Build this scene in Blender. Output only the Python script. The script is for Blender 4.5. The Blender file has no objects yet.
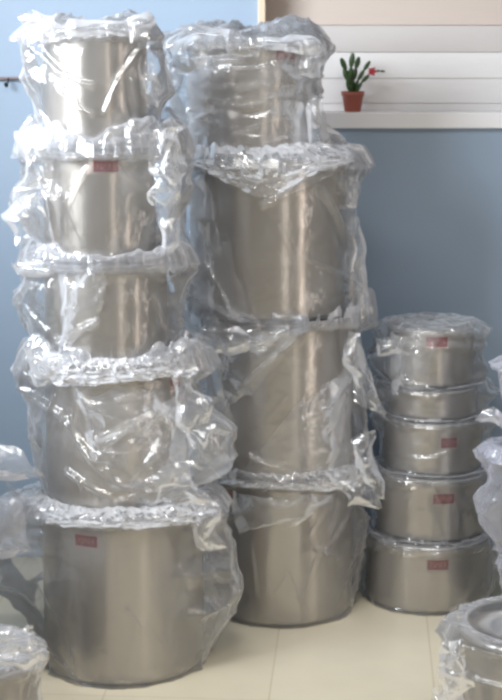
import bpy, bmesh, math, random
import numpy as np
from mathutils import Vector

scn = bpy.context.scene
COL = scn.collection
PI = math.pi
random.seed(7)

# ------------------------------------------------------------------ camera
EYE_Z, PITCH, FPX = 1.6, math.radians(11.0), 1600.0
cd = bpy.data.cameras.new('camera')
cam = bpy.data.objects.new('camera', cd)
COL.objects.link(cam)
cam.location = (0, 0, EYE_Z)
cam.rotation_euler = (PI / 2 - PITCH, 0, 0)
cd.sensor_fit = 'VERTICAL'
cd.sensor_height = 24
cd.lens = 24 * FPX / 700
cd.clip_start = 0.05
scn.camera = cam


def ray(px, py):
    x, y = (px - 251) / FPX, (350 - py) / FPX
    return Vector((x, math.cos(PITCH) + y * math.sin(PITCH), -math.sin(PITCH) + y * math.cos(PITCH)))


def at(px, py, Y):
    """point of the room at depth Y seen in the photo at px, py"""
    d = ray(px, py)
    t = Y / d.y
    return Vector((d.x * t, Y, EYE_Z + d.z * t))


# ------------------------------------------------------------------ materials
def mat(name):
    m = bpy.data.materials.new(name)
    m.use_nodes = True
    nt = m.node_tree
    nt.nodes.clear()
    out = nt.nodes.new('ShaderNodeOutputMaterial')
    return m, nt, out


def srgb(r, g, b):
    f = lambda c: (c / 255 / 12.92) if c / 255 <= 0.04045 else ((c / 255 + 0.055) / 1.055) ** 2.4
    return (f(r), f(g), f(b), 1)


def principled(name, col, rough=0.5, metal=0.0, var=0.0, scale=6.0, bump=0.0, bscale=60, stretch=(1, 1, 1), spec=0.5):
    m, nt, out = mat(name)
    b = nt.nodes.new('ShaderNodeBsdfPrincipled')
    b.inputs['Base Color'].default_value = col
    b.inputs['Roughness'].default_value = rough
    b.inputs['Metallic'].default_value = metal
    b.inputs['Specular IOR Level'].default_value = spec
    nt.links.new(b.outputs[0], out.inputs[0])
    tc = nt.nodes.new('ShaderNodeTexCoord')
    mp = nt.nodes.new('ShaderNodeMapping')
    mp.inputs['Scale'].default_value = stretch
    nt.links.new(tc.outputs['Object'], mp.inputs[0])
    if var > 0:
        n = nt.nodes.new('ShaderNodeTexNoise')
        n.inputs['Scale'].default_value = scale
        n.inputs['Detail'].default_value = 4
        nt.links.new(mp.outputs[0], n.inputs['Vector'])
        mx = nt.nodes.new('ShaderNodeMix')
        mx.data_type = 'RGBA'
        mx.inputs['A'].default_value = tuple(c * (1 - var) for c in col[:3]) + (1,)
        mx.inputs['B'].default_value = tuple(min(1, c * (1 + var)) for c in col[:3]) + (1,)
        nt.links.new(n.outputs['Fac'], mx.inputs['Factor'])
        nt.links.new(mx.outputs['Result'], b.inputs['Base Color'])
    if bump > 0:
        n2 = nt.nodes.new('ShaderNodeTexNoise')
        n2.inputs['Scale'].default_value = bscale
        n2.inputs['Detail'].default_value = 3
        nt.links.new(mp.outputs[0], n2.inputs['Vector'])
        bp = nt.nodes.new('ShaderNodeBump')
        bp.inputs['Strength'].default_value = bump
        bp.inputs['Distance'].default_value = 0.01
        nt.links.new(n2.outputs['Fac'], bp.inputs['Height'])
        nt.links.new(bp.outputs[0], b.inputs['Normal'])
    return m


def steel_mat(name, col, rough, aniso):
    m, nt, out = mat(name)
    b = nt.nodes.new('ShaderNodeBsdfPrincipled')
    b.inputs['Base Color'].default_value = col
    b.inputs['Metallic'].default_value = 1
    b.inputs['Roughness'].default_value = rough
    b.inputs['Anisotropic'].default_value = aniso
    b.inputs['Anisotropic Rotation'].default_value = 0.25
    tg = nt.nodes.new('ShaderNodeTangent')
    tg.direction_type = 'RADIAL'
    tg.axis = 'Z'
    nt.links.new(tg.outputs[0], b.inputs['Tangent'])
    tc = nt.nodes.new('ShaderNodeTexCoord')
    mp = nt.nodes.new('ShaderNodeMapping')
    mp.inputs['Scale'].default_value = (3, 3, 400)
    n = nt.nodes.new('ShaderNodeTexNoise')
    n.inputs['Scale'].default_value = 1
    n.inputs['Detail'].default_value = 2
    nt.links.new(tc.outputs['Object'], mp.inputs[0])
    nt.links.new(mp.outputs[0], n.inputs['Vector'])
    mr = nt.nodes.new('ShaderNodeMapRange')
    mr.inputs['To Min'].default_value = rough * 0.85
    mr.inputs['To Max'].default_value = rough * 1.2
    nt.links.new(n.outputs['Fac'], mr.inputs['Value'])
    nt.links.new(mr.outputs[0], b.inputs['Roughness'])
    nt.links.new(b.outputs[0], out.inputs[0])
    return m


def film_mat(name, base, gain, haze, rough, tint=(0.93, 0.95, 1, 1)):
    """thin clear polythene: sees through, shines at creases, a little milky"""
    m, nt, out = mat(name)
    tr = nt.nodes.new('ShaderNodeBsdfTransparent')
    tr.inputs[0].default_value = (0.97, 0.97, 0.97, 1)
    gl = nt.nodes.new('ShaderNodeBsdfGlossy')
    gl.inputs['Color'].default_value = (1, 1, 1, 1)
    gl.inputs['Roughness'].default_value = rough
    df = nt.nodes.new('ShaderNodeBsdfDiffuse')
    df.inputs['Color'].default_value = tint
    tl = nt.nodes.new('ShaderNodeBsdfTranslucent')
    tl.inputs['Color'].default_value = tint
    mdt = nt.nodes.new('ShaderNodeMixShader')
    mdt.inputs[0].default_value = 0.4
    nt.links.new(df.outputs[0], mdt.inputs[1])
    nt.links.new(tl.outputs[0], mdt.inputs[2])
    body = nt.nodes.new('ShaderNodeMixShader')
    body.inputs[0].default_value = haze
    nt.links.new(gl.outputs[0], body.inputs[1])
    nt.links.new(mdt.outputs[0], body.inputs[2])
    fr = nt.nodes.new('ShaderNodeFresnel')
    fr.inputs['IOR'].default_value = 1.5
    ma = nt.nodes.new('ShaderNodeMath')
    ma.operation = 'MULTIPLY_ADD'
    ma.use_clamp = True
    ma.inputs[1].default_value = gain
    ma.inputs[2].default_value = base
    nt.links.new(fr.outputs[0], ma.inputs[0])
    mx = nt.nodes.new('ShaderNodeMixShader')
    nt.links.new(ma.outputs[0], mx.inputs[0])
    nt.links.new(tr.outputs[0], mx.inputs[1])
    nt.links.new(body.outputs[0], mx.inputs[2])
    nt.links.new(mx.outputs[0], out.inputs[0])
    # micro crinkle
    tc = nt.nodes.new('ShaderNodeTexCoord')
    v = nt.nodes.new('ShaderNodeTexNoise')
    v.inputs['Scale'].default_value = 55
    v.inputs['Detail'].default_value = 2
    nt.links.new(tc.outputs['Object'], v.inputs['Vector'])
    bp = nt.nodes.new('ShaderNodeBump')
    bp.inputs['Strength'].default_value = 0.25
    bp.inputs['Distance'].default_value = 0.006
    nt.links.new(v.outputs['Fac'], bp.inputs['Height'])
    for nd in (gl, df, fr):
        nt.links.new(bp.outputs[0], nd.inputs['Normal'])
    return m


M = {}
M['steel'] = steel_mat('brushed_steel', (0.57, 0.53, 0.475, 1), 0.30, 0.75)
M['lid'] = steel_mat('lid_steel', (0.62, 0.61, 0.59, 1), 0.25, 0.3)
M['film'] = film_mat('clear_film', 0.10, 2.4, 0.54, 0.15)
M['film_milky'] = film_mat('milky_film', 0.26, 1.2, 0.75, 0.2, (0.80, 0.82, 0.92, 1))
M['sticker'] = principled('sticker_paper', srgb(205, 190, 180), 0.5, var=0.05)
M['red'] = principled('sticker_red', srgb(146, 34, 32), 0.5, var=0.06)
M['pale_ink'] = principled('sticker_pale_ink', srgb(196, 120, 112), 0.5, var=0.03)
M['wall'] = principled('blue_wall_paint', srgb(150, 168, 188), 0.55, var=0.05, scale=2.5, bump=0.05, bscale=40)
M['white'] = principled('white_board_dimmed', srgb(192, 187, 185), 0.45, var=0.03, scale=4, bump=0.1, bscale=12, stretch=(1, 6, 6))  # white board with weaker light put into its colour
M['sill'] = principled('white_sill_paint', srgb(240, 239, 241), 0.35, var=0.02, scale=4)
M['board_low'] = principled('white_board_lit', srgb(226, 224, 224), 0.45, var=0.03, scale=4, bump=0.1, bscale=12, stretch=(1, 6, 6))  # same white, lightened in colour for the stronger light low down
M['board_high'] = principled('cream_board_dimmed', srgb(194, 181, 172), 0.45, var=0.04, scale=4, bump=0.1, bscale=12, stretch=(1, 6, 6))  # cream is the boards' own tint, darkened in colour for weaker light higher up
M['cream'] = principled('cream_frame_paint', srgb(214, 196, 172), 0.5, var=0.05, scale=8)
M['terracotta'] = principled('terracotta_plastic', srgb(156, 86, 72), 0.5, var=0.06, scale=20)
M['soil'] = principled('soil', srgb(58, 42, 32), 0.9, var=0.3, scale=60, bump=0.5, bscale=120)
M['green'] = principled('cactus_green', srgb(50, 76, 36), 0.42, var=0.3, scale=25)
M['petal'] = principled('red_petal', srgb(188, 62, 74), 0.5, var=0.12, scale=40)
M['dark'] = principled('dark_metal', srgb(60, 58, 62), 0.4, metal=0.6, var=0.1)
M['rail'] = principled('grey_rail', srgb(120, 108, 110), 0.4, metal=0.5, var=0.1)


def floor_mat():
    m, nt, out = mat('cream_floor_tiles')
    b = nt.nodes.new('ShaderNodeBsdfPrincipled')
    b.inputs['Roughness'].default_value = 0.32
    b.inputs['Specular IOR Level'].default_value = 0.4
    tc = nt.nodes.new('ShaderNodeTexCoord')
    mp = nt.nodes.new('ShaderNodeMapping')
    mp.inputs['Location'].default_value = (0.215, 0.30, 0)
    mp.inputs['Rotation'].default_value = (0, 0, math.radians(4))
    nt.links.new(tc.outputs['Object'], mp.inputs[0])
    br = nt.nodes.new('ShaderNodeTexBrick')
    br.offset = 0
    br.inputs['Scale'].default_value = 1
    br.inputs['Brick Width'].default_value = 0.41
    br.inputs['Row Height'].default_value = 0.80
    br.inputs['Mortar Size'].default_value = 0.0022
    br.inputs['Mortar Smooth'].default_value = 0.3
    br.inputs['Color1'].default_value = srgb(226, 218, 196)
    br.inputs['Color2'].default_value = srgb(222, 213, 190)
    br.inputs['Mortar'].default_value = srgb(203, 192, 168)
    nt.links.new(mp.outputs[0], br.inputs['Vector'])
    n = nt.nodes.new('ShaderNodeTexNoise')
    n.inputs['Scale'].default_value = 9
    n.inputs['Detail'].default_value = 5
    nt.links.new(tc.outputs['Object'], n.inputs['Vector'])
    mr = nt.nodes.new('ShaderNodeMapRange')
    mr.inputs['To Min'].default_value = 0.93
    mr.inputs['To Max'].default_value = 1.05
    nt.links.new(n.outputs['Fac'], mr.inputs['Value'])
    mx = nt.nodes.new('ShaderNodeVectorMath')
    mx.operation = 'SCALE'
    nt.links.new(br.outputs['Color'], mx.inputs[0])
    nt.links.new(mr.outputs[0], mx.inputs['Scale'])
    nt.links.new(mx.outputs[0], b.inputs['Base Color'])
    nt.links.new(b.outputs[0], out.inputs[0])
    return m


M['floor'] = floor_mat()


# ------------------------------------------------------------------ object helpers
def link(name, mesh, m, parent=None, loc=(0, 0, 0)):
    o = bpy.data.objects.new(name, mesh)
    COL.objects.link(o)
    mesh.materials.append(m)
    o.location = loc
    if parent:
        o.parent = parent
    return o


def obj(name, bm, m, parent=None, smooth=True, loc=(0, 0, 0)):
    me = bpy.data.meshes.new(name)
    bm.normal_update()
    bm.to_mesh(me)
    bm.free()
    if smooth:
        me.shade_smooth()
    return link(name, me, m, parent, loc)


def thing(name, label, cat, loc=(0, 0, 0), group=None, rotz=0):
    o = bpy.data.objects.new(name, None)
    COL.objects.link(o)
    o.empty_display_size = 0.05
    o.location = loc
    o.rotation_euler = (0, 0, rotz)
    o['label'] = label
    o['category'] = cat
    if group:
        o['group'] = group
    return o


def struct(o):
    o['kind'] = 'structure'
    return o


def box(bm, x0, x1, y0, y1, z0, z1, bev=0.0):
    r = bmesh.ops.create_cube(bm, size=1)
    for v in r['verts']:
        v.co = Vector(((x0 + x1) / 2 + v.co.x * (x1 - x0), (y0 + y1) / 2 + v.co.y * (y1 - y0), (z0 + z1) / 2 + v.co.z * (z1 - z0)))
    if bev > 0:
        es = list({e for v in r['verts'] for e in v.link_edges})
        bmesh.ops.bevel(bm, geom=es, offset=bev, segments=2, affect='EDGES', profile=0.6)


def lathe(bm, prof, seg=96):
    rings = []
    for r, z in prof:
        if r < 1e-6:
            rings.append([bm.verts.new((0, 0, z))])
        else:
            rings.append([bm.verts.new((r * math.cos(2 * PI * k / seg), r * math.sin(2 * PI * k / seg), z)) for k in range(seg)])
    for a, b in zip(rings, rings[1:]):
        for k in range(seg):
            k2 = (k + 1) % seg
            if len(a) == 1 and len(b) == 1:
                continue
            if len(a) == 1:
                bm.faces.new((a[0], b[k2], b[k]))
            elif len(b) == 1:
                bm.faces.new((a[k], a[k2], b[0]))
            else:
                bm.faces.new((a[k], a[k2], b[k2], b[k]))


def tube(bm, pts, rads, seg=8):
    pts = [Vector(p) for p in pts]
    rings = []
    for i, p in enumerate(pts):
        t = (pts[min(i + 1, len(pts) - 1)] - pts[max(i - 1, 0)]).normalized()
        u = t.cross(Vector((0.3, 0.2, 1)) if abs(t.z) < 0.9 else Vector((0, 1, 0))).normalized()
        w = t.cross(u)
        r = rads[i] if isinstance(rads, (list, tuple)) else rads
        rings.append([bm.verts.new(p + u * r * math.cos(2 * PI * k / seg) + w * r * math.sin(2 * PI * k / seg)) for k in range(seg)])
    for a, b in zip(rings, rings[1:]):
        for k in range(seg):
            bm.faces.new((a[k], a[(k + 1) % seg], b[(k + 1) % seg], b[k]))
    bm.faces.new(rings[0][::-1])
    bm.faces.new(rings[-1])


# ------------------------------------------------------------------ vector noise for the film
def _hash(ix, iy, iz, seed):
    h = (ix.astype(np.int64) * 374761393 + iy.astype(np.int64) * 668265263 + iz.astype(np.int64) * 2147483647 + seed * 974711) & 0xffffffff
    h = ((h ^ (h >> 13)) * 1274126177) & 0xffffffff
    h = h ^ (h >> 16)
    h = (h * 2246822519) & 0xffffffff
    h = h ^ (h >> 15)
    return (h & 0xffffff) / float(0xffffff)


def vnoise(p, seed):
    """value noise, p (..., 3) -> -1..1"""
    i = np.floor(p).astype(np.int64)
    f = p - i
    f = f * f * f * (f * (f * 6 - 15) + 10)
    x, y, z = f[..., 0], f[..., 1], f[..., 2]
    r = 0
    for dx in (0, 1):
        for dy in (0, 1):
            for dz in (0, 1):
                w = (x if dx else 1 - x) * (y if dy else 1 - y) * (z if dz else 1 - z)
                r = r + w * _hash(i[..., 0] + dx, i[..., 1] + dy, i[..., 2] + dz, seed)
    return r * 2 - 1


def ridged(p, seed, octs=2):
    a, s, tot = 1.0, 1.0, 0
    for k in range(octs):
        tot = tot + a * (1 - 2 * np.abs(vnoise(p * s + 17.3 * k, seed + k)))
        a *= 0.5
        s *= 2.1
    return tot


def facets(p, seed):
    """crumpled facets: distance to the nearest of scattered points, creased between them"""
    i = np.floor(p).astype(np.int64)
    best = np.full(p.shape[:-1], 9.0)
    for dx in (-1, 0, 1):
        for dy in (-1, 0, 1):
            for dz in (-1, 0, 1):
                c = i + np.array([dx, dy, dz])
                q = np.stack([c[..., k] + _hash(c[..., 0], c[..., 1], c[..., 2], seed + 31 * k) for k in range(3)], -1)
                h = _hash(c[..., 0], c[..., 1], c[..., 2], seed + 99) * 0.5
                best = np.minimum(best, np.sqrt(((p - q) ** 2).sum(-1)) + h)
    return best - 0.75


def grid_mesh(name, P, wrap, flat=None):
    """P (rows, cols, 3) -> mesh data lists"""
    R, Cn = P.shape[:2]
    vs = P.reshape(-1, 3)
    r = np.arange(R - 1)[:, None]
    c = np.arange(Cn if wrap else Cn - 1)[None, :]
    c2 = (c + 1) % Cn
    a, b, d, e = r * Cn + c, r * Cn + c2, (r + 1) * Cn + c2, (r + 1) * Cn + c
    alt = ((r + c) % 2 == 0)
    t1 = np.where(alt[..., None], np.stack([a, b, d], -1), np.stack([a, b, e], -1))
    t2 = np.where(alt[..., None], np.stack([a, d, e], -1), np.stack([b, d, e], -1))
    f = np.concatenate([t1.reshape(-1, 3), t2.reshape(-1, 3)])
    fl = np.zeros(len(f), bool)
    if flat is not None:
        fm = np.broadcast_to(flat[:-1, None], (R - 1, c.shape[1])).reshape(-1)
        fl = np.concatenate([fm, fm])
    return vs, f, fl


def join_mesh(name, pieces, m, parent, loc):
    vs, fs, fl, n = [], [], [], 0
    for v, f, l in pieces:
        vs.append(v)
        fs.append(f + n)
        fl.append(l)
        n += len(v)
    v, f, l = np.concatenate(vs), np.concatenate(fs), np.concatenate(fl)
    me = bpy.data.meshes.new(name)
    me.vertices.add(len(v))
    me.vertices.foreach_set('co', v.astype(np.float32).ravel())
    me.loops.add(len(f) * 3)
    me.loops.foreach_set('vertex_index', f.astype(np.int32).ravel())
    me.polygons.add(len(f))
    me.polygons.foreach_set('loop_start', np.arange(0, len(f) * 3, 3, dtype=np.int32))
    me.polygons.foreach_set('loop_total', np.full(len(f), 3, dtype=np.int32))
    me.polygons.foreach_set('use_smooth', (~l))
    me.update()
    me.validate()
    return link(name, me, m, parent, loc)


# ------------------------------------------------------------------ the film bag round one pot
FILM = 0.005


def smooth(x):
    x = np.clip(x, 0, 1)
    return x * x * (3 - 2 * x)


class Pot:
    pass


def surf(pot, px, py, r=None):
    """photo point -> (angle, height) on the front of the pot"""
    r = r or pot.r
    d = ray(px, py)
    o = Vector((0, 0, EYE_Z))
    ox, oy = o.x - pot.x, o.y - pot.y
    A, B, Cc = d.x * d.x + d.y * d.y, 2 * (ox * d.x + oy * d.y), ox * ox + oy * oy - r * r
    disc = B * B - 4 * A * Cc
    if disc < 0:                      # beside the pot: the silhouette edge
        t = -B / (2 * A)
    else:
        t = (-B - math.sqrt(disc)) / (2 * A)
    p = o + d * t
    return math.atan2(p.y - pot.y, p.x - pot.x), p.z


def make_bag(pot, parent, seed, loose=(0.02, 0.02), gather=0.02, folds=(), up_r=0.0, peak=0.0,
             crump=0.0015, skirt=None, tufts=(), milky=False, belly=None, wings=(), nfold=20, layers=2, veils=()):
    r, H = pot.r, pot.top - pot.z
    rng = random.Random(seed)
    N = 260
    th = np.linspace(-PI, PI, N, endpoint=False)
    # rows: underside, side, over the lid
    n_b, n_s, n_t = 5, max(36, int(H / 0.0042)), 22
    rows = []
    for k in range(n_b):
        rows.append(('b', k / n_b))
    for k in range(n_s + 1):
        rows.append(('s', k / n_s))
    for k in range(1, n_t + 1):
        rows.append(('t', k / n_t))
    T = np.broadcast_to(th[None, :], (len(rows), N))
    kind = np.array([{'b': 0, 's': 1, 't': 2}[a] for a, _ in rows])
    val = np.array([b for _, b in rows])
    def shell(seed, gather, peak, inset):
        cos, sin = np.cos(T), np.sin(T)
        s = np.where(kind == 1, val, np.where(kind == 0, 0.0, 1.0))[:, None] + 0 * T
        lid = 0.0
        in_r = max(up_r + (0.012 if peak > 0 else 0.002), 0.012)
        # loose film standing off left and right
        right = np.clip(cos, 0, 1) ** 5 * loose[1]
        left = np.clip(-cos, 0, 1) ** 5 * loose[0]
        wob = 0.75 + 0.5 * vnoise(np.stack([T * 0.7, s * 3.0, 0 * T + seed * 1.7], -1), seed)
        shape = smooth(s / 0.25) * (0.6 + 0.4 * smooth(s))
        off = FILM + (right + left) * wob * shape
        if belly is not None:             # a sagging fold of film hanging in front
            for (t0, z0, wt, wz, amp) in belly:
                off = off + amp * np.exp(-((T - t0) / wt) ** 2 - ((s * H + pot.z - z0) / wz) ** 2)
        Zc = s * H + pot.z
        for (side, row, wz, amp) in wings:   # spare film standing out beside the pot
            zc = at(251, row, pot.y).z
            off = off + amp * np.clip(side * cos, 0, 1) ** 4 * np.exp(-((Zc - zc) / wz) ** 2)
        P0 = np.stack([cos * r * 1.0 + seed * 3.1, sin * r, s * H], -1)
        # long soft folds
        lines = []
        for f in folds:
            pts = [surf(pot, x, y) for x, y in f['p']]
            lines.append((pts, f.get('a', 0.007), f.get('w', 0.007)))
        for k in range(nfold):
            t0, z0 = rng.uniform(-PI, PI), pot.z + rng.random() * H
            ang, L = rng.choice((-1, 1)) * rng.uniform(0.5, 1.4), rng.uniform(0.06, 0.22)
            lines.append(([(t0, z0), (t0 + math.cos(ang) * L / r / 2, z0 + math.sin(ang) * L)], rng.uniform(0.003, 0.008), rng.uniform(0.005, 0.010)))
        loosened = np.clip(off - FILM, 0, 1)
        off = off + loosened * (0.45 * ridged(P0 * 9, seed + 90) + 0.35 * facets(P0 * 13, seed + 91))
        Z = Zc
        for pts, amp, w in lines:
            best = np.full(T.shape, 1e9)
            for (a0, b0), (a1, b1) in zip(pts, pts[1:]):
                dx, dz = (a1 - a0) * r, b1 - b0
                L2 = dx * dx + dz * dz + 1e-12
                u = ((T - a0) * r * dx + (Z - b0) * dz) / L2
                uc = np.clip(u, 0, 1)
                d = np.hypot((T - a0) * r - uc * dx, (Z - b0) - uc * dz)
                best = np.minimum(best, d)
            off = off + amp * np.clip(1 - best / w, 0, 1) ** 1.2
        # crumple: soft in the middle, tight at both ends where the film is bunched
        below = 0.014 + 0.045 * np.abs(cos) ** 4
        end = smooth((s * H - H + below) / (below * 0.8)) + 0.6 * smooth((0.03 - s * H) / 0.03)
        cr = crump * (0.7 * ridged(P0 * 16, seed + 5) + 1.3 * facets(P0 * 14, seed + 3))
        ce = end * (0.42 * gather + 0.004) * (ridged(P0 * 17, seed + 11) * 0.7 + facets(P0 * 27, seed + 2) * 1.2)
        sideboost = 1 + 0.5 * np.abs(cos) ** 3
        flare = gather * smooth((s * H - H + below) / (below * 0.9)) * (0.30 + 0.40 * np.abs(cos) ** 2) * (0.8 + 0.6 * vnoise(np.stack([cos * 4, sin * 4, 0 * T], -1), seed + 8))
        off = off + np.maximum(cr, -0.003) + np.maximum(ce * sideboost, -0.004) + flare
        off = np.maximum(off - inset, 0.0025)
        R = r + off
        zz = pot.z + s * H + end * 0.25 * gather * vnoise(P0 * 20, seed + 21) * (s < 0.999)
        # underside
        bt = val[:, None] + 0 * T
        isb = (kind == 0)[:, None]
        R = np.where(isb, (r - 0.02) + (0.02) * bt + (off * bt), R)
        zz = np.where(isb, pot.z - 0.0015, zz)
        # over the lid, to the foot of the pot above or to a gathered top
        ist = (kind == 2)[:, None]
        Rt = (R[n_b + n_s][None, :] * (1 - bt) + in_r * bt)
        Pt = np.stack([cos * Rt, sin * Rt, 0 * Rt + seed], -1)
        arch = np.sin(PI * np.clip(bt, 0, 1)) ** 0.6
        rise = pot.lid_h + 0.004
        bump = np.maximum(0, 0.5 + facets(Pt * 22, seed + 4) + 0.6 * ridged(Pt * 16, seed + 6))
        lim = 1 - smooth((in_r + 0.006 - Rt) / 0.006) if up_r > 0 else 1.0
        pk = peak * arch * (0.35 + 0.65 * np.abs(cos) ** 1.5) * (0.45 + 0.9 * np.abs(vnoise(np.stack([cos * 2.6, sin * 2.6, 0 * T], -1), seed + 40)) + 0.25 * bump)
        zt = pot.top + rise * smooth(bt / 0.25) + (gather * 0.5 * arch * bump + pk) * lim
        # the film may not sink into the lid
        inside = Rt < r + 0.004
        zt = np.where(inside, np.maximum(zt, pot.top + pot.lid_h + 0.002), zt)
        R = np.where(ist, Rt, R)
        zz = np.where(ist, zt, zz)
        zz = np.maximum(zz, pot.z - 0.0015)
        P = np.stack([cos * R, sin * R, zz - pot.z], -1)
        srow = s[:, 0]
        flat = (srow > 0.90) | (srow < 0.05) | (kind == 2)
        return P, flat

    P, flat = shell(seed, gather, peak, 0.0)
    pieces = [grid_mesh('bag', P, True, flat)]
    # the gathered mouth is several layers of film
    hs = np.where(kind == 1, val, 0) * H
    for k in range(layers):
        P, flat = shell(seed + 400 + 37 * k, gather * (0.85 - 0.2 * k), peak * (0.8 - 0.25 * k), 0.003)
        keep = np.where(((kind == 1) & (hs > H - 0.014)) | ((kind == 2) & (val < 0.8)))[0]
        pieces.append(grid_mesh('bag', P[keep], True, flat[keep]))
    # skirt of loose film hanging over the pot below
    if skirt:
        t0, t1 = skirt['t']
        ns, nr = 120, 34
        tt = np.linspace(t0, t1, ns)[None, :] + np.zeros((nr, 1))
        v = np.linspace(0, 1, nr)[:, None] + 0 * tt
        drop = np.interp(tt, skirt['dt'], skirt['dz'])
        lr = skirt['r'] + 0.016
        ox, oy = skirt['o']
        a = smooth(v / 0.3)
        b = np.clip((v - 0.3) / 0.7, 0, 1)
        ux, uy = (r + 0.006) * np.cos(tt), (r + 0.006) * np.sin(tt)
        pp = np.stack([np.cos(tt) * 4 + seed, np.sin(tt) * 4, v * 3], -1)
        wob2 = skirt.get('amp', 0.012) * (facets(pp * 1.9, seed + 50) * 0.9 + 0.5 * ridged(pp * 1.3, seed + 51)) * (0.3 + v)
        lx, ly = ox + (lr + 0.012 + wob2) * np.cos(tt), oy + (lr + 0.012 + wob2) * np.sin(tt)
        X = ux * (1 - a) + lx * a
        Y = uy * (1 - a) + ly * a
        lift = skirt.get('lift', 0.02)
        zs = lift * np.sin(PI * np.clip(v / 0.3, 0, 1)) * (0.7 + facets(pp * 3, seed + 52)) + 0.012 - 0.012 * a - b * drop
        pieces.append(grid_mesh('skirt', np.stack([X, Y, zs], -1), False, np.ones(nr, bool)))
    # veils: a second, looser layer of film lying over part of the front
    for k, (corners, stand, amp) in enumerate(veils):
        c = [surf(pot, x, y, r + 0.01) for x, y in corners]
        nu = nv = 64
        u = np.linspace(0, 1, nu)[None, :] + np.zeros((nv, 1))
        v = np.linspace(0, 1, nv)[:, None] + np.zeros((1, nu))
        A = [np.array(q) for q in c]
        bil = [(A[0][m] * (1 - u) * (1 - v) + A[1][m] * u * (1 - v) + A[2][m] * u * v + A[3][m] * (1 - u) * v) for m in (0, 1)]
        rag = 0.02 * vnoise(np.stack([u * 6, v * 6, 0 * u + seed + k], -1), seed + 7)
        tt, hz = bil[0] + rag * 3, bil[1] + rag
        q = np.stack([np.cos(tt) * r + seed, np.sin(tt) * r, hz], -1)
        rim = np.minimum(np.minimum(u, 1 - u), np.minimum(v, 1 - v))
        rr = r + 0.007 + stand * smooth(rim / 0.3) + amp * np.maximum(-0.4, 0.8 * ridged(q * 11, seed + 61 + k) + 0.7 * facets(q * 22, seed + 62 + k))
        pieces.append(grid_mesh('veil', np.stack([rr * np.cos(tt), rr * np.sin(tt), hz - pot.z], -1), False, np.ones(nv, bool)))
    # tufts: crumpled flaps of spare film
    for k, tf in enumerate(tufts):
        c = [Vector(q) - Vector((pot.x, pot.y, pot.z)) for q in tf['q']]
        nu, nv = tf.get('n', (26, 26))
        u = np.linspace(0, 1, nu)[None, :, None] + np.zeros((nv, 1, 1))
        v = np.linspace(0, 1, nv)[:, None, None] + np.zeros((1, nu, 1))
        A = [np.array(q)[None, None, :] for q in c]
        Q = A[0] * (1 - u) * (1 - v) + A[1] * u * (1 - v) + A[2] * u * v + A[3] * (1 - u) * v
        amp = tf.get('a', 0.018)
        sc = tf.get('s', 28)
        dn = np.stack([vnoise(Q * sc, seed + 60 + k), facets(Q * sc * 0.9, seed + 70 + k) * 1.3, vnoise(Q * sc + 9, seed + 80 + k) * 0.8], -1)
        edge = np.ones_like(u)
        bul = tf.get('b', 0.02) * np.sin(PI * u) * np.sin(PI * v)
        Q = Q + dn * amp * edge
        Q[..., 1] -= bul[..., 0]
        pieces.append(grid_mesh('tuft', Q, False, np.ones(nv, bool)))
    return join_mesh('plastic_bag', pieces, M['film_milky' if milky else 'film'], parent, (0, 0, 0))


# ------------------------------------------------------------------ pots
def patch(bm, r, a0, a1, z0, z1, seg):
    vs = []
    for k in range(seg + 1):
        a = a0 + (a1 - a0) * k / seg
        vs.append((bm.verts.new((r * math.cos(a), r * math.sin(a), z0)), bm.verts.new((r * math.cos(a), r * math.sin(a), z1))))
    for p, q in zip(vs, vs[1:]):
        bm.faces.new((p[0], q[0], q[1], p[1]))


GLYPHS = [  # pale strokes of an unreadable five letter name: (x0, x1, z0, z1) in a unit cell
    [(0.0, 1.0, .8, 1.0), (.4, .6, 0, .8)],
    [(0.0, .22, 0, 1), (.78, 1, 0, 1), (.22, .78, .8, 1), (.22, .78, 0, .2)],
    [(0.0, .2, 0, 1), (.8, 1, 0, 1), (.4, .6, .4, .85), (.2, .8, .8, 1)],
    [(0.0, .22, 0, 1), (.22, .9, .8, 1), (.22, .8, .42, .58), (.22, .9, 0, .2)],
    [(0.0, .22, 0, 1), (.22, .9, .8, 1), (.7, .9, .5, .8), (.22, .9, .42, .58), (.6, .85, 0, .42)],
]


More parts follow.
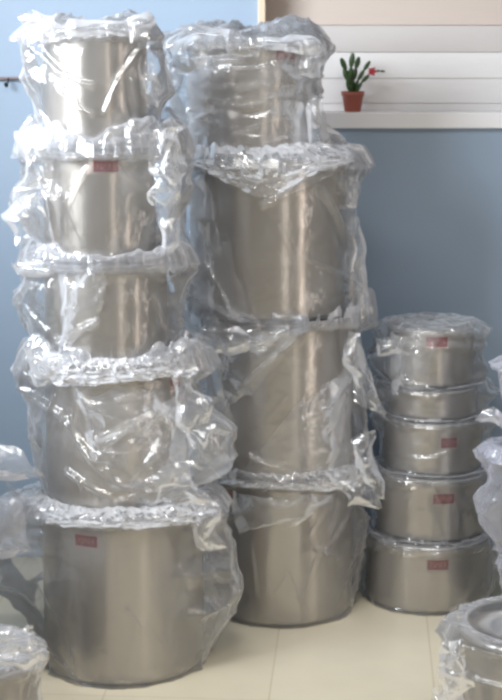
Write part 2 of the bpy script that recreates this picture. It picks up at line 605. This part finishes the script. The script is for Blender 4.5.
def make_pot(name, label, group, x, y, z, top, r, sticker=None, lid_h=0.012, swidth=0.06, tone='steel'):
    p = Pot()
    p.x, p.y, p.z, p.top, p.r, p.lid_h = x, y, z, top, r, lid_h
    t = thing(name, label, 'pot', (x, y, z), group)
    p.root = t
    h = top - z
    bm = bmesh.new()
    e = min(0.012, h * 0.12)
    w = 0.002
    prof = [(0, 0), (r - e - 0.004, 0), (r - e * 0.4, e * 0.22), (r - 0.001, e * 0.75), (r, e * 1.3)]
    for k in range(1, 8):
        prof.append((r, e * 1.3 + (h - 0.012 - e * 1.3) * k / 8))
    prof += [(r, h - 0.012), (r + 0.0015, h - 0.009), (r + 0.003, h - 0.005), (r + 0.0028, h - 0.001), (r + 0.001, h),
             (r - w, h - 0.001), (r - w, h - 0.012), (r - w - 0.0005, e * 1.5), (r - e - 0.004, w), (0, w)]
    lathe(bm, prof)
    obj('body', bm, M[tone], t)
    bm = bmesh.new()
    L = lid_h
    lathe(bm, [(0, h + L * 0.55), (r * 0.55, h + L * 0.50), (r * 0.86, h + L * 0.45), (r * 0.89, h + L * 0.95), (r * 0.93, h + L), (r * 0.985, h + L * 0.8),
               (r + 0.0035, h + L * 0.45), (r + 0.004, h + 0.0012), (r + 0.001, h + 0.0005), (r * 0.9, h + 0.0005), (0, h + 0.0005)])
    obj('lid', bm, M['lid'], t)
    if sticker:
        sx, sy = sticker[:2]
        ext = sticker[2] if len(sticker) > 2 else 0.0
        a, zc = surf(p, sx, sy)
        zc -= z
        hw, hh = swidth / 2 / r, 0.0145
        bm = bmesh.new()
        patch(bm, r + 0.0006, a - hw - 0.004 / r - ext / r, a + hw + 0.004 / r, zc - hh - 0.004, zc + hh + 0.003, 14)
        s = obj('sticker', bm, M['sticker'], t)
        bm = bmesh.new()
        patch(bm, r + 0.0010, a - hw, a + hw, zc - hh, zc + hh, 12)
        obj('red_panel', bm, M['red'], s)
        bm = bmesh.new()
        for i, g in enumerate(GLYPHS):
            c0 = a - hw * 0.78 + i * hw * 0.326
            for (u0, u1, v0, v1) in g:
                patch(bm, r + 0.0014, c0 + u0 * hw * 0.235, c0 + u1 * hw * 0.235, zc - hh * 0.45 + v0 * hh * 0.9, zc - hh * 0.45 + v1 * hh * 0.9, 2)
        obj('lettering', bm, M['pale_ink'], s)
    return p


def F(*p, a=0.007, w=0.007):
    return {'p': list(p), 'a': a, 'w': w}


def Q(Y, *px, **kw):
    """a flap of film given by its four corners; each corner (px, py[, dY])"""
    d = {'q': [at(c[0], c[1], Y + (c[2] if len(c) > 2 else 0)) for c in px]}
    d.update(kw)
    return d


GAP = 0.007
g1, g2, g3, g4 = ('pots of the tall left stack', 'pots of the tall middle stack', 'shallow pots of the low right stack', 'wrapped pots cut by the picture edge')

# ---- tall left stack
LY = 3.99
P5 = make_pot('stockpot', 'widest bagged steel stockpot standing on the floor at the foot of the left stack', g1, -.333, LY, 0.002, .424, .208, sticker=(86, 541))
P4 = make_pot('stockpot', 'bagged steel stockpot on the floor-standing pot of the left stack, film sagging across its front', g1, -.350, LY, P5.top + .012 + GAP, .795, .174, sticker=(176, 383))
P3 = make_pot('stockpot', 'middle bagged steel pot of the left stack, third up from the floor', g1, -.366, LY, P4.top + .012 + GAP, 1.052, .154)
P2 = make_pot('stockpot', 'bagged steel pot with clear red sticker, second from the top of the left stack', g1, -.378, LY, P3.top + .012 + GAP, 1.325, .139, sticker=(106, 166, 0.014))
P1 = make_pot('stockpot', 'smallest bagged steel pot, topmost of the left stack against blue wall', g1, -.382, LY, P2.top + .012 + GAP, 1.606, .127)

# ---- tall middle stack
MY = 4.40
M4 = make_pot('stockpot', 'bagged steel stockpot standing on the floor at the foot of the middle stack', g2, .0895, MY, 0.002, .404, .202, sticker=(228, 493))
M3 = make_pot('stockpot', 'bagged steel stockpot second from the floor in the middle stack, no sticker showing', g2, .079, MY, M4.top + .012 + GAP, .845, .207)
M2 = make_pot('stockpot', 'large bagged steel stockpot just below the small top pot of the middle stack', g2, .047, MY, M3.top + .012 + GAP, 1.270, .215)
M1 = make_pot('stockpot', 'small steel pot topmost of the middle stack, wrapped in bunched shiny film', g2, .000, MY, M2.top + .012 + GAP, 1.583, .163, sticker=(286, 54))

# ---- low right stack
RY = 4.475
R5 = make_pot('shallow_pot', 'widest shallow steel pot standing on the floor at the foot of the right stack', g3, .513, RY, 0.002, .190, .178, sticker=(438, 565))
R4 = make_pot('shallow_pot', 'shallow steel pot second from the floor in the low right stack', g3, .520, RY, R5.top + .010 + GAP, .380, .160, lid_h=.010, sticker=(444, 499))
R3 = make_pot('shallow_pot', 'bagged shallow pot with small red sticker in the middle of the low right stack', g3, .525, RY, R4.top + .010 + GAP, .537, .142, lid_h=.010, sticker=(449, 443), swidth=.046)
R2 = make_pot('shallow_pot', 'very low steel pot without visible sticker, second from top of the right stack', g3, .520, RY, R3.top + .010 + GAP, .628, .128, lid_h=.010)
R1 = make_pot('shallow_pot', 'bagged steel pot with a bare lid topmost of the low right stack', g3, .512, RY, R2.top + .010 + GAP, .800, .121, lid_h=.010, sticker=(437, 342))

# ---- pots cut by the edges of the photo
FR = make_pot('shallow_pot', 'bagged lidded steel pot on the floor in the bottom right corner', g4, .655, 3.52, 0.002, .250, .170, lid_h=.022)
FL = make_pot('shallow_pot', 'bagged steel pot on the floor in the bottom left corner', g4, -.655, 3.44, 0.002, .228, .165)
E0 = make_pot('stockpot', 'floor-standing pot of the stack at the left picture edge, almost hidden', g4, -.850, 3.79, 0.002, .280, .165)
E1 = make_pot('stockpot', 'bagged pot at the left picture edge whose film corner points at the left stack', g4, -.835, 3.79, E0.top + .012 + GAP, .600, .155)
S0 = make_pot('shallow_pot', 'floor-standing pot of the stack at the right picture edge, almost hidden', g4, .835, 4.12, 0.002, .225, .130)
S1 = make_pot('stockpot', 'lower milky bagged pot at the right picture edge beside the shallow pots', g4, .805, 4.12, S0.top + .012 + GAP, .520, .132)
S2 = make_pot('stockpot', 'upper milky bagged pot at the right picture edge, its film tip pointing left', g4, .825, 4.12, S1.top + .012 + GAP, .760, .132)

D = math.radians
# ---- bags of the left stack
make_bag(P1, P1.root, 11, layers=3, wings=[(-1, 60, .06, .02), (1, 95, .05, .03)], loose=(.030, .030), gather=.018, peak=.032, folds=[
    F((46, 48), (62, 72), (92, 86), a=.012, w=.010), F((58, 84), (75, 106), (92, 114), a=.010, w=.008),
    F((136, 44), (116, 80), (104, 112), a=.010, w=.008), F((142, 70), (138, 112), a=.010)],
    tufts=[Q(3.88, (22, 10), (60, 16, -.02), (66, 44, -.03), (30, 44), a=.020, s=30),
           Q(3.90, (128, 22), (150, 8), (154, 36), (132, 40, -.04), a=.016, s=30),
           Q(3.86, (50, 22), (132, 20), (136, 36), (46, 38), a=.018, s=28),
           Q(3.93, (140, 55), (156, 60), (163, 108), (143, 112), a=.014, s=22, n=(12, 22))])
make_bag(P2, P2.root, 22, peak=.05, wings=[(1, 190, .10, .05), (-1, 200, .06, .05)], loose=(.035, .035), gather=.040, up_r=P1.r, folds=[F((150, 228), (144, 232), a=.012, w=.008), F((48, 170), (58, 200), (60, 250), a=.012, w=.008), F((86, 255), (60, 200), a=.006, w=.008), 
    F((48, 165), (62, 245), a=.006, w=.006), F((56, 165), (60, 250), a=.006), F((120, 170), (150, 205), (152, 240), a=.008, w=.010)],
    tufts=[Q(3.92, (2, 212), (36, 190), (50, 232), (16, 244, -.03), a=.022, s=18),
           Q(3.88, (20, 130), (52, 128, -.03), (50, 196), (18, 210), a=.022, s=26),
           Q(3.88, (150, 132, -.02), (186, 122), (182, 200), (152, 205), a=.022, s=26),
           Q(3.90, (156, 205), (176, 200), (178, 270), (158, 275), a=.016, s=20)])
make_bag(P3, P3.root, 33, veils=[([(56, 268), (110, 266), (96, 330), (60, 350)], .010, .006)], peak=.03, wings=[(-1, 300, .10, .03), (1, 300, .10, .02)], loose=(.030, .028), gather=.020, up_r=P2.r, folds=[
    F((90, 266), (106, 284), (96, 302), a=.010), F((42, 290), (66, 345), a=.010), F((60, 345), (80, 330), (96, 322), a=.012, w=.012),
    F((170, 318), (150, 350), (120, 366), a=.010)],
    tufts=[Q(3.88, (14, 258), (52, 264, -.02), (50, 280), (20, 276), a=.014, s=24, n=(26, 14)),
           Q(3.88, (58, 334), (96, 325), (92, 352), (60, 355), a=.014, s=26, n=(16, 14))],
    skirt={'t': (D(-165), D(-15)), 'dt': [D(-165), D(-120), D(-90), D(-60), D(-15)], 'dz': [.02, .045, .035, .03, .03], 'r': P4.r, 'o': (P4.x - P3.x, 0), 'amp': .016})
make_bag(P4, P4.root, 44, veils=[([(70, 384), (186, 392), (198, 496), (108, 486)], .022, .009)], peak=.045, wings=[(1, 450, .09, .085), (-1, 420, .12, .02)], loose=(.045, .055), gather=.028, up_r=P3.r, folds=[F((108, 440), (126, 426), (150, 432), a=.016, w=.012), F((118, 400), (158, 392), a=.014, w=.012), F((140, 462), (162, 420), a=.014, w=.012), F((84, 395), (100, 440), (128, 470), a=.014, w=.010), F((72, 470), (120, 498), (182, 492), a=.014, w=.014), 
    F((44, 380), (64, 412), (92, 452), (112, 476), (136, 486), a=.016, w=.014), F((98, 442), (130, 425), (162, 408), a=.016, w=.016),
    F((130, 494), (170, 480), (196, 448), (186, 408), a=.012, w=.012), F((60, 395), (52, 470), a=.010)],
    belly=[(D(-80), .56, .55, .07, .030)],
    tufts=[Q(3.84, (22, 352), (62, 350, -.02), (66, 384, -.02), (26, 384), a=.020, s=28),
           Q(3.86, (166, 360), (190, 362), (228, 462), (196, 470), a=.022, s=22),
           Q(3.84, (92, 415), (160, 402), (158, 438), (108, 452), a=.020, s=24),
           Q(3.83, (110, 462), (190, 470), (214, 504), (120, 506), a=.018, s=22)],
    skirt={'t': (D(-170), D(-10)), 'dt': [D(-170), D(-120), D(-90), D(-60), D(-10)], 'dz': [.03, .02, .015, .02, .035], 'r': P5.r, 'o': (P5.x - P4.x, 0), 'amp': .016})
make_bag(P5, P5.root, 55, peak=.008, wings=[(-1, 550, .12, .085), (1, 590, .13, .035)], loose=(.055, .045), gather=.018, up_r=P4.r, crump=.0012, folds=[
    F((28, 570), (48, 630), (92, 690), a=.010, w=.010), F((206, 540), (214, 600), (212, 650), a=.010, w=.010),
    F((52, 540), (60, 600), (84, 680), a=.005), F((190, 540), (200, 640), a=.006)],
    tufts=[Q(3.90, (8, 480), (34, 500), (46, 560), (14, 552), a=.018, s=18),
           Q(3.86, (186, 500), (216, 496), (224, 545), (200, 548), a=.020, s=26)])

# ---- bags of the middle stack
make_bag(M1, M1.root, 66, veils=[([(186, 52), (318, 56), (316, 104), (186, 108)], .006, .007), ([(186, 112), (300, 104), (316, 158), (190, 160)], .010, .007)], wings=[(-1, 70, .08, .04), (1, 140, .06, .05)], loose=(.045, .030), gather=.034, peak=.035, crump=.003, folds=[
    F((196, 63), (242, 60), a=.014, w=.012), F((186, 82), (240, 88), (272, 82), a=.012, w=.010), F((196, 94), (212, 98), a=.012),
    F((216, 100), (246, 108), (276, 100), a=.012, w=.009), F((188, 126), (216, 125), a=.012, w=.009), F((220, 142), (258, 126), a=.012),
    F((275, 78), (312, 76), a=.010, w=.006), F((270, 94), (312, 98), a=.010, w=.006), F((280, 132), (305, 142), (318, 132), a=.010)],
    tufts=[Q(4.22, (165, 40), (204, 30, -.02), (208, 66, -.03), (170, 70), a=.022, s=24),
           Q(4.20, (186, 28), (254, 36), (258, 52), (194, 52), a=.020, s=24),
           Q(4.20, (256, 36), (318, 38), (318, 56), (262, 52), a=.016, s=28),
           Q(4.24, (300, 42, -.03), (328, 42), (322, 76), (300, 78, -.03), a=.014, s=30),
           Q(4.28, (306, 92), (322, 100), (334, 150), (312, 162), a=.012, s=16)],
    skirt={'t': (D(-175), D(-5)), 'dt': [D(-175), D(-130), D(-96), D(-84), D(-60), D(-5)], 'dz': [.0, .03, .095, .085, .03, .0], 'r': M2.r, 'o': (M2.x - M1.x, 0), 'amp': .016, 'lift': .035})
make_bag(M2, M2.root, 77, veils=[([(190, 172), (206, 172), (252, 320), (192, 320)], .010, .005)], peak=.02, wings=[(-1, 250, .12, .045), (1, 290, .08, .03)], loose=(.030, .035), gather=.016, up_r=M1.r, crump=.0012, folds=[F((172, 268), (205, 296), (250, 324), a=.016, w=.010), F((318, 186), (342, 245), (362, 305), a=.014, w=.009), F((190, 236), (212, 262), (238, 320), a=.012, w=.008), F((262, 205), (300, 188), (326, 172), a=.014, w=.010), 
    F((174, 272), (200, 290), (246, 320), a=.011, w=.008), F((198, 238), (214, 275), (236, 316), a=.008, w=.006),
    F((196, 178), (200, 225), (206, 260), a=.008, w=.008), F((212, 180), (222, 260), a=.006),
    F((318, 190), (340, 240), (350, 290), a=.010, w=.009), F((304, 255), (346, 292), a=.007), F((244, 270), (254, 312), a=.006)],
    tufts=[Q(4.30, (330, 165), (357, 168), (358, 205), (334, 215), a=.014, s=26),
           Q(4.32, (348, 215), (358, 215), (374, 312), (350, 318), a=.012, s=16),
           Q(4.28, (166, 180), (192, 178), (190, 240), (172, 262), a=.016, s=20)])
make_bag(M3, M3.root, 88, veils=[([(204, 332), (304, 328), (250, 400), (206, 420)], .010, .006), ([(300, 400), (352, 360), (352, 470), (240, 474)], .008, .005)], peak=.03, wings=[(-1, 420, .1, .04), (1, 430, .10, .028)], loose=(.030, .015), gather=.040, up_r=M2.r, folds=[F((298, 326), (270, 360), (232, 402), a=.018, w=.012), F((302, 420), (338, 392), (352, 350), a=.012, w=.009), F((240, 345), (296, 340), a=.016, w=.016), F((250, 455), (300, 476), (346, 474), a=.010, w=.010), F((236, 372), (250, 382), a=.014, w=.012), 
    F((200, 336), (240, 346), (302, 330), a=.014, w=.014), F((236, 398), (262, 366), (298, 330), a=.012, w=.009),
    F((322, 408), (346, 372), (356, 340), a=.009, w=.008), F((238, 450), (290, 470), (332, 470), a=.007), F((336, 440), (342, 385), a=.008)],
    tufts=[Q(4.16, (196, 328), (296, 328), (270, 352), (206, 352), a=.018, s=24, n=(34, 16)),
           Q(4.24, (344, 330), (362, 336), (384, 420), (352, 400), a=.018, s=22),
           Q(4.22, (352, 435), (372, 430), (384, 500), (356, 480), a=.018, s=26),
           Q(4.20, (196, 400), (228, 390), (232, 470), (204, 478), a=.020, s=24)],
    skirt={'t': (D(-170), D(-10)), 'dt': [D(-170), D(-90), D(-40), D(-10)], 'dz': [.03, .015, .04, .03], 'r': M4.r, 'o': (M4.x - M3.x, 0), 'amp': .010})
make_bag(M4, M4.root, 99, veils=[([(232, 492), (340, 490), (300, 522), (234, 530)], .010, .004)], layers=1, peak=.004, wings=[(1, 530, .10, .012)], loose=(.030, .015), gather=.018, up_r=M3.r, crump=.0012, folds=[F((226, 520), (262, 500), (330, 506), a=.012, w=.012), F((338, 500), (326, 540), (300, 600), a=.008, w=.009), 
    F((236, 516), (260, 506), (288, 504), a=.010, w=.012), F((348, 500), (336, 530), (322, 552), a=.008), F((352, 510), (356, 590), a=.008),
    F((318, 550), (334, 556), a=.012, w=.010), F((330, 480), (362, 520), a=.010)],
    tufts=[Q(4.22, (330, 486), (366, 480), (384, 510), (350, 505), a=.016, s=24)])

# ---- bags of the right stack
make_bag(R1, R1.root, 111, veils=[([(390, 336), (440, 336), (424, 390), (392, 390)], .008, .006)], layers=0, wings=[(-1, 365, .04, .02), (1, 370, .04, .02)], loose=(.030, .030), gather=.012, crump=.002, peak=.004, folds=[
    F((420, 345), (424, 375), a=.012, w=.007), F((384, 350), (402, 342), a=.014, w=.012), F((392, 385), (412, 382), (424, 386), a=.010)],
    tufts=[Q(4.34, (378, 340), (404, 336), (402, 354), (380, 356), a=.014, s=28, n=(16, 12))])
make_bag(R2, R2.root, 122, crump=.0025, layers=0, loose=(.025, .045), gather=.013, up_r=R1.r, nfold=5)
make_bag(R3, R3.root, 133, crump=.0025, layers=0, loose=(.010, .030), gather=.013, up_r=R2.r, folds=[F((388, 470), (420, 462), (446, 452), a=.008), F((390, 452), (420, 458), (440, 455), a=.008)], nfold=6)
make_bag(R4, R4.root, 144, crump=.0025, layers=0, loose=(.008, .030), gather=.013, up_r=R3.r, folds=[F((394, 486), (416, 487), a=.012, w=.012), F((462, 500), (482, 530), a=.006)], nfold=6)
make_bag(R5, R5.root, 155, crump=.0025, layers=0, loose=(.008, .030), gather=.013, up_r=R4.r, folds=[F((404, 556), (440, 552), a=.010, w=.010), F((480, 580), (450, 612), a=.007)], nfold=6)

# ---- bags at the edges
make_bag(FR, FR.root, 166, up_r=.150, loose=(.030, .03), layers=0, gather=.006, crump=.003, peak=.0, folds=[
    F((456, 662), (470, 672), (480, 676), a=.012), F((460, 640), (470, 660), a=.010)],
    tufts=[Q(3.34, (444, 640), (462, 640, -.04), (470, 690, -.04), (444, 700), a=.020, s=34, n=(44, 44)),
           Q(3.36, (432, 690), (460, 672), (470, 720), (430, 720), a=.018, s=34, n=(44, 44))])
make_bag(FL, FL.root, 177, layers=1, loose=(.02, .020), gather=.008, crump=.003, peak=.0,
    tufts=[Q(3.24, (-40, 632), (38, 622), (42, 648), (-40, 660), a=.016, s=30),
           Q(3.23, (-40, 655), (42, 646), (44, 662), (-40, 678), a=.016, s=30)])
make_bag(E0, E0.root, 188, loose=(.02, .03), gather=.018, up_r=E1.r, nfold=4)
make_bag(E1, E1.root, 199, milky=True, loose=(.02, .03), gather=.024, crump=.003, nfold=6,
    tufts=[Q(3.66, (-20, 444), (18, 448), (46, 474), (-20, 486), a=.010, s=18),
           Q(3.68, (-20, 498), (20, 500), (32, 552), (-10, 560), a=.014, s=16)])
make_bag(S0, S0.root, 211, loose=(.02, .02), gather=.012, up_r=S1.r, nfold=4, milky=True)
make_bag(S1, S1.root, 222, wings=[(-1, 500, .10, .02)], loose=(.035, .02), gather=.018, up_r=S2.r, nfold=6, milky=True)
make_bag(S2, S2.root, 233, loose=(.030, .02), gather=.018, nfold=6, milky=True,
    tufts=[Q(4.08, (474, 420), (492, 404), (504, 412), (504, 428), a=.008, s=26, n=(14, 14))])

# ------------------------------------------------------------------ the room
WY = 4.82
bm = bmesh.new()
box(bm, -2.6, 2.6, -0.6, WY + 0.3, -0.05, 0)
struct(obj('floor', bm, M['floor'], smooth=False))
sill_z = at(420, 128, WY).z
xl = at(262, 15, WY).x
bm = bmesh.new()
box(bm, -2.6, xl - .012, WY, WY + .30, 0, 2.75)
box(bm, xl - .012, 2.6, WY, WY + .30, 0, sill_z)
struct(obj('wall_back', bm, M['wall'], smooth=False))

win = bpy.data.objects.new('window_1', None)
COL.objects.link(win)
win.location = (xl, WY, sill_z)
struct(win)
bm = bmesh.new()
box(bm, -.012, .010, -.012, .13, 0.045, 2.75 - sill_z, .003)
obj('window_frame', bm, M['cream'], win, smooth=False)
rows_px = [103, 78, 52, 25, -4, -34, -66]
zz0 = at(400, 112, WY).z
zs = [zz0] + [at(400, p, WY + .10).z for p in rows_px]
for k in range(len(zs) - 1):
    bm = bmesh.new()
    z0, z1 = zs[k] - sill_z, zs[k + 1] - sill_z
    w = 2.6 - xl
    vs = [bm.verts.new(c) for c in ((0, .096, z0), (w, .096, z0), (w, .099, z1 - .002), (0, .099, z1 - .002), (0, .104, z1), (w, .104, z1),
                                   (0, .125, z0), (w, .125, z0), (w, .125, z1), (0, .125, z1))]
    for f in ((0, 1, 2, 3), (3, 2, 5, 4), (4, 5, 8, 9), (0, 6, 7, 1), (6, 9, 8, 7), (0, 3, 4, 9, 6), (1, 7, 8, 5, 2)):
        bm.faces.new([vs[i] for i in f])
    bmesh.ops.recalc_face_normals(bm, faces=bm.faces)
    obj('board', bm, M['board_low' if k < 3 else 'white' if k < 4 else 'board_high'], win, smooth=False)  # tone steps up the boards stand in for a light gradient
bm = bmesh.new()
box(bm, xl - .012, 2.6, WY - .025, WY + .30, sill_z, zz0, .004)
struct(obj('trim_1', bm, M['sill'], smooth=False))

# ------------------------------------------------------------------ wall rail with hooks at the left
ra, rb = at(-30, 78.5, WY), at(31, 77, WY)
rail = thing('hook_rail', 'thin grey rail with small dark hooks on the blue wall beside the left stack', 'hook rail', (ra.x, WY, ra.z))
bm = bmesh.new()
box(bm, 0, rb.x - ra.x, -.016, 0, -.004, .005, .002)
obj('rail', bm, M['rail'], rail, smooth=False)
for hx in (9, 31, 36):
    c = at(hx, 79, WY)
    dx = c.x - ra.x if hx != 36 else rb.x - ra.x + .012
    bm = bmesh.new()
    k = .004
    tube(bm, [(dx, -.002, 0), (dx + .001, -.016, -.002), (dx, -.020, -.010), (dx - .002, -.022, -.018), (dx - .004, -.030, -.022), (dx - .006, -.036, -.014)], [k, k, k, k, k, .005])
    obj('hook', bm, M['dark'], rail)

# ------------------------------------------------------------------ potted cactus on the sill
pc = at(353, 111, WY + .012)
plant = thing('potted_plant', 'small flowering cactus in a terracotta pot on the white window sill', 'plant', (pc.x, WY + .030, zz0))
ph, pr = .060, .034
bm = bmesh.new()
lathe(bm, [(0, 0), (pr * .70, 0), (pr * .72, .002), (pr * .93, ph - .014), (pr * 1.0, ph - .013), (pr * 1.04, ph), (pr * .96, ph), (pr * .92, ph - .012), (0, ph - .012)], 40)
obj('flower_pot', bm, M['terracotta'], plant)
bm = bmesh.new()
rs = [(0, ph - .006), (pr * .5, ph - .007), (pr * .90, ph - .010)]
lathe(bm, rs, 32)
obj('soil', bm, M['soil'], plant)


def cactus_stem(pts, w):
    """flattened jointed stem: leaf-like segments end to end"""
    bm = bmesh.new()
    pts = [Vector(p) for p in pts]
    for a, b in zip(pts, pts[1:]):
        d = b - a
        t = d.normalized()
        sd = t.cross(Vector((0, -1, .15))).normalized()
        nr = t.cross(sd)
        n = 8
        rings = []
        for i in range(n + 1):
            u = i / n
            ww = w * (0.25 + 0.85 * math.sin(PI * min(1, u * .92 + .06)) ** .7) * (1 + .12 * (i % 2))
            th = .0022 + .0016 * math.sin(PI * u)
            c = a + d * u
            rings.append([bm.verts.new(c + sd * ww * x + nr * th * y) for x, y in ((-1, 0), (-.45, .8), (0, 1.25), (.45, .8), (1, 0), (.45, -.8), (0, -1.25), (-.45, -.8))])
        for p, q in zip(rings, rings[1:]):
            for k in range(8):
                bm.faces.new((p[k], p[(k + 1) % 8], q[(k + 1) % 8], q[k]))
        bm.faces.new(rings[0][::-1])
        bm.faces.new(rings[-1])
    bmesh.ops.recalc_face_normals(bm, faces=bm.faces)
    return obj('stem', bm, M['green'], plant)


def pl(px, py, dy=0):
    q = at(px, py, WY + .030 + dy)
    return (q.x - pc.x, dy, q.z - zz0)


cactus_stem([pl(352, 93), pl(351, 83), pl(346, 70, -.01), pl(341, 58, -.018)], 0.0070)
cactus_stem([pl(352, 93, -.004), pl(351, 80, -.012), pl(351, 67, -.014), pl(353, 53, -.014)], 0.0074)
cactus_stem([pl(353, 93, .006), pl(353, 80, .008), pl(356, 68, .01), pl(359, 57, .012)], 0.0070)
cactus_stem([pl(351, 93, .008), pl(347, 80, .014), pl(344, 68, .02)], 0.0067)
cactus_stem([pl(354, 93), pl(358, 80, -.006), pl(364, 70, -.01), pl(370, 61, -.012)], 0.0055)
cactus_stem([pl(355, 93, -.006), pl(362, 82, -.014), pl(369, 75, -.018)], 0.0052)
cactus_stem([pl(353, 94, -.008), pl(349, 84, -.018), pl(350, 74, -.024)], 0.0067)
cactus_stem([pl(376, 71, -.02), pl(380, 71, -.018), pl(385, 71.5, -.016)], 0.0030)
fl = bmesh.new()
c = Vector(pl(372, 71.5, -.020))
for k in range(9):
    a = k * 2 * PI / 9 + .3
    d = Vector((math.cos(a), -.45, math.sin(a))).normalized() * (.017 if k % 2 else .013)
    sd = d.cross(Vector((0, 1, 0))).normalized() * .0042
    nrm = sd.cross(d).normalized() * .0012
    b0 = fl.verts.new(c - nrm)
    m1, m2, mt, mb = fl.verts.new(c + d * .55 + sd), fl.verts.new(c + d * .55 - sd), fl.verts.new(c + d * .55 + nrm), fl.verts.new(c + d * .5 - nrm * 1.2)
    tp = fl.verts.new(c + d)
    for f in ((b0, m1, mt), (b0, mt, m2), (mt, m1, tp), (m2, mt, tp), (b0, mb, m1), (b0, m2, mb), (mb, tp, m1), (m2, tp, mb)):
        fl.faces.new(f)
tube(fl, [c, c + Vector((.008, -.004, .001)), c + Vector((.017, -.004, -.001))], [.0035, .003, .0015])
obj('flower', fl, M['petal'], plant)

# ------------------------------------------------------------------ light
def area(name, loc, aim, sx, sy, power, col, spread=180):
    ld = bpy.data.lights.new(name, 'AREA')
    ld.shape = 'RECTANGLE'
    ld.size, ld.size_y = sx, sy
    ld.energy = power
    ld.color = col
    ld.spread = math.radians(spread)
    o = bpy.data.objects.new(name, ld)
    COL.objects.link(o)
    o.location = loc
    o.rotation_euler = (Vector(aim) - Vector(loc)).to_track_quat('-Z', 'Y').to_euler()
    return o


area('daylight_window', (-1.95, 2.6, 2.25), (.12, 4.4, 1.90), 1.4, 1.1, 44, (.89, .945, 1.0), 88)
area('overhead_fill_near', (.45, 2.2, 2.75), (.45, 2.7, 0), 1.25, .10, 15, (1.0, .98, .94), 125)  # added unseen overhead fill, kept narrow for crisp glints on the film
area('overhead_fill_far', (-.45, 2.7, 2.75), (-.45, 3.3, 0), 1.25, .10, 15, (1.0, .98, .94), 125)  # second added overhead fill, for glints and a bright floor
area('side_window', (1.62, 2.95, 1.05), (0, 3.7, 1.0), .13, 2.0, 3.8, (1.0, .88, .79))
area('side_door', (1.68, .75, 1.05), (0, 4.0, 1.0), .35, 2.0, 4.5, (1.0, .91, .82))

w = bpy.data.worlds.new('room_ambient')
scn.world = w
w.use_nodes = True
nt = w.node_tree
nt.nodes.clear()
wo = nt.nodes.new('ShaderNodeOutputWorld')
bg = nt.nodes.new('ShaderNodeBackground')
tc = nt.nodes.new('ShaderNodeTexCoord')
sp = nt.nodes.new('ShaderNodeSeparateXYZ')
up = nt.nodes.new('ShaderNodeMapRange')
up.inputs['From Min'].default_value = -.2
up.inputs['From Max'].default_value = .8
nt.links.new(tc.outputs['Generated'], sp.inputs[0])
nt.links.new(sp.outputs['Z'], up.inputs['Value'])
fr = nt.nodes.new('ShaderNodeMapRange')      # the lit side of the room lies behind the camera
fr.interpolation_type = 'SMOOTHSTEP'
fr.inputs['From Min'].default_value = .35
fr.inputs['From Max'].default_value = -.75
nt.links.new(sp.outputs['Y'], fr.inputs['Value'])
m1 = nt.nodes.new('ShaderNodeMix')
m1.data_type = 'RGBA'
m1.inputs['A'].default_value = (.04, .04, .042, 1)
m1.inputs['B'].default_value = (.23, .205, .17, 1)
nt.links.new(fr.outputs[0], m1.inputs['Factor'])
m2 = nt.nodes.new('ShaderNodeMix')
m2.data_type = 'RGBA'
m2.inputs['B'].default_value = (.20, .21, .23, 1)
nt.links.new(up.outputs[0], m2.inputs['Factor'])
nt.links.new(m1.outputs['Result'], m2.inputs['A'])
nt.links.new(m2.outputs['Result'], bg.inputs[0])
bg.inputs[1].default_value = 1.0
nt.links.new(bg.outputs[0], wo.inputs[0])

scn.view_settings.view_transform = 'Standard'
scn.view_settings.look = 'None'
scn.view_settings.exposure = 0.0
scn.view_settings.gamma = 1
scn.view_settings.use_curve_mapping = False
scn.cycles.transparent_max_bounces = 40
scn.cycles.max_bounces = 10
scn.cycles.use_denoising = True
scn.cycles.sample_clamp_indirect = 6
scn.cycles.filter_width = 2.8
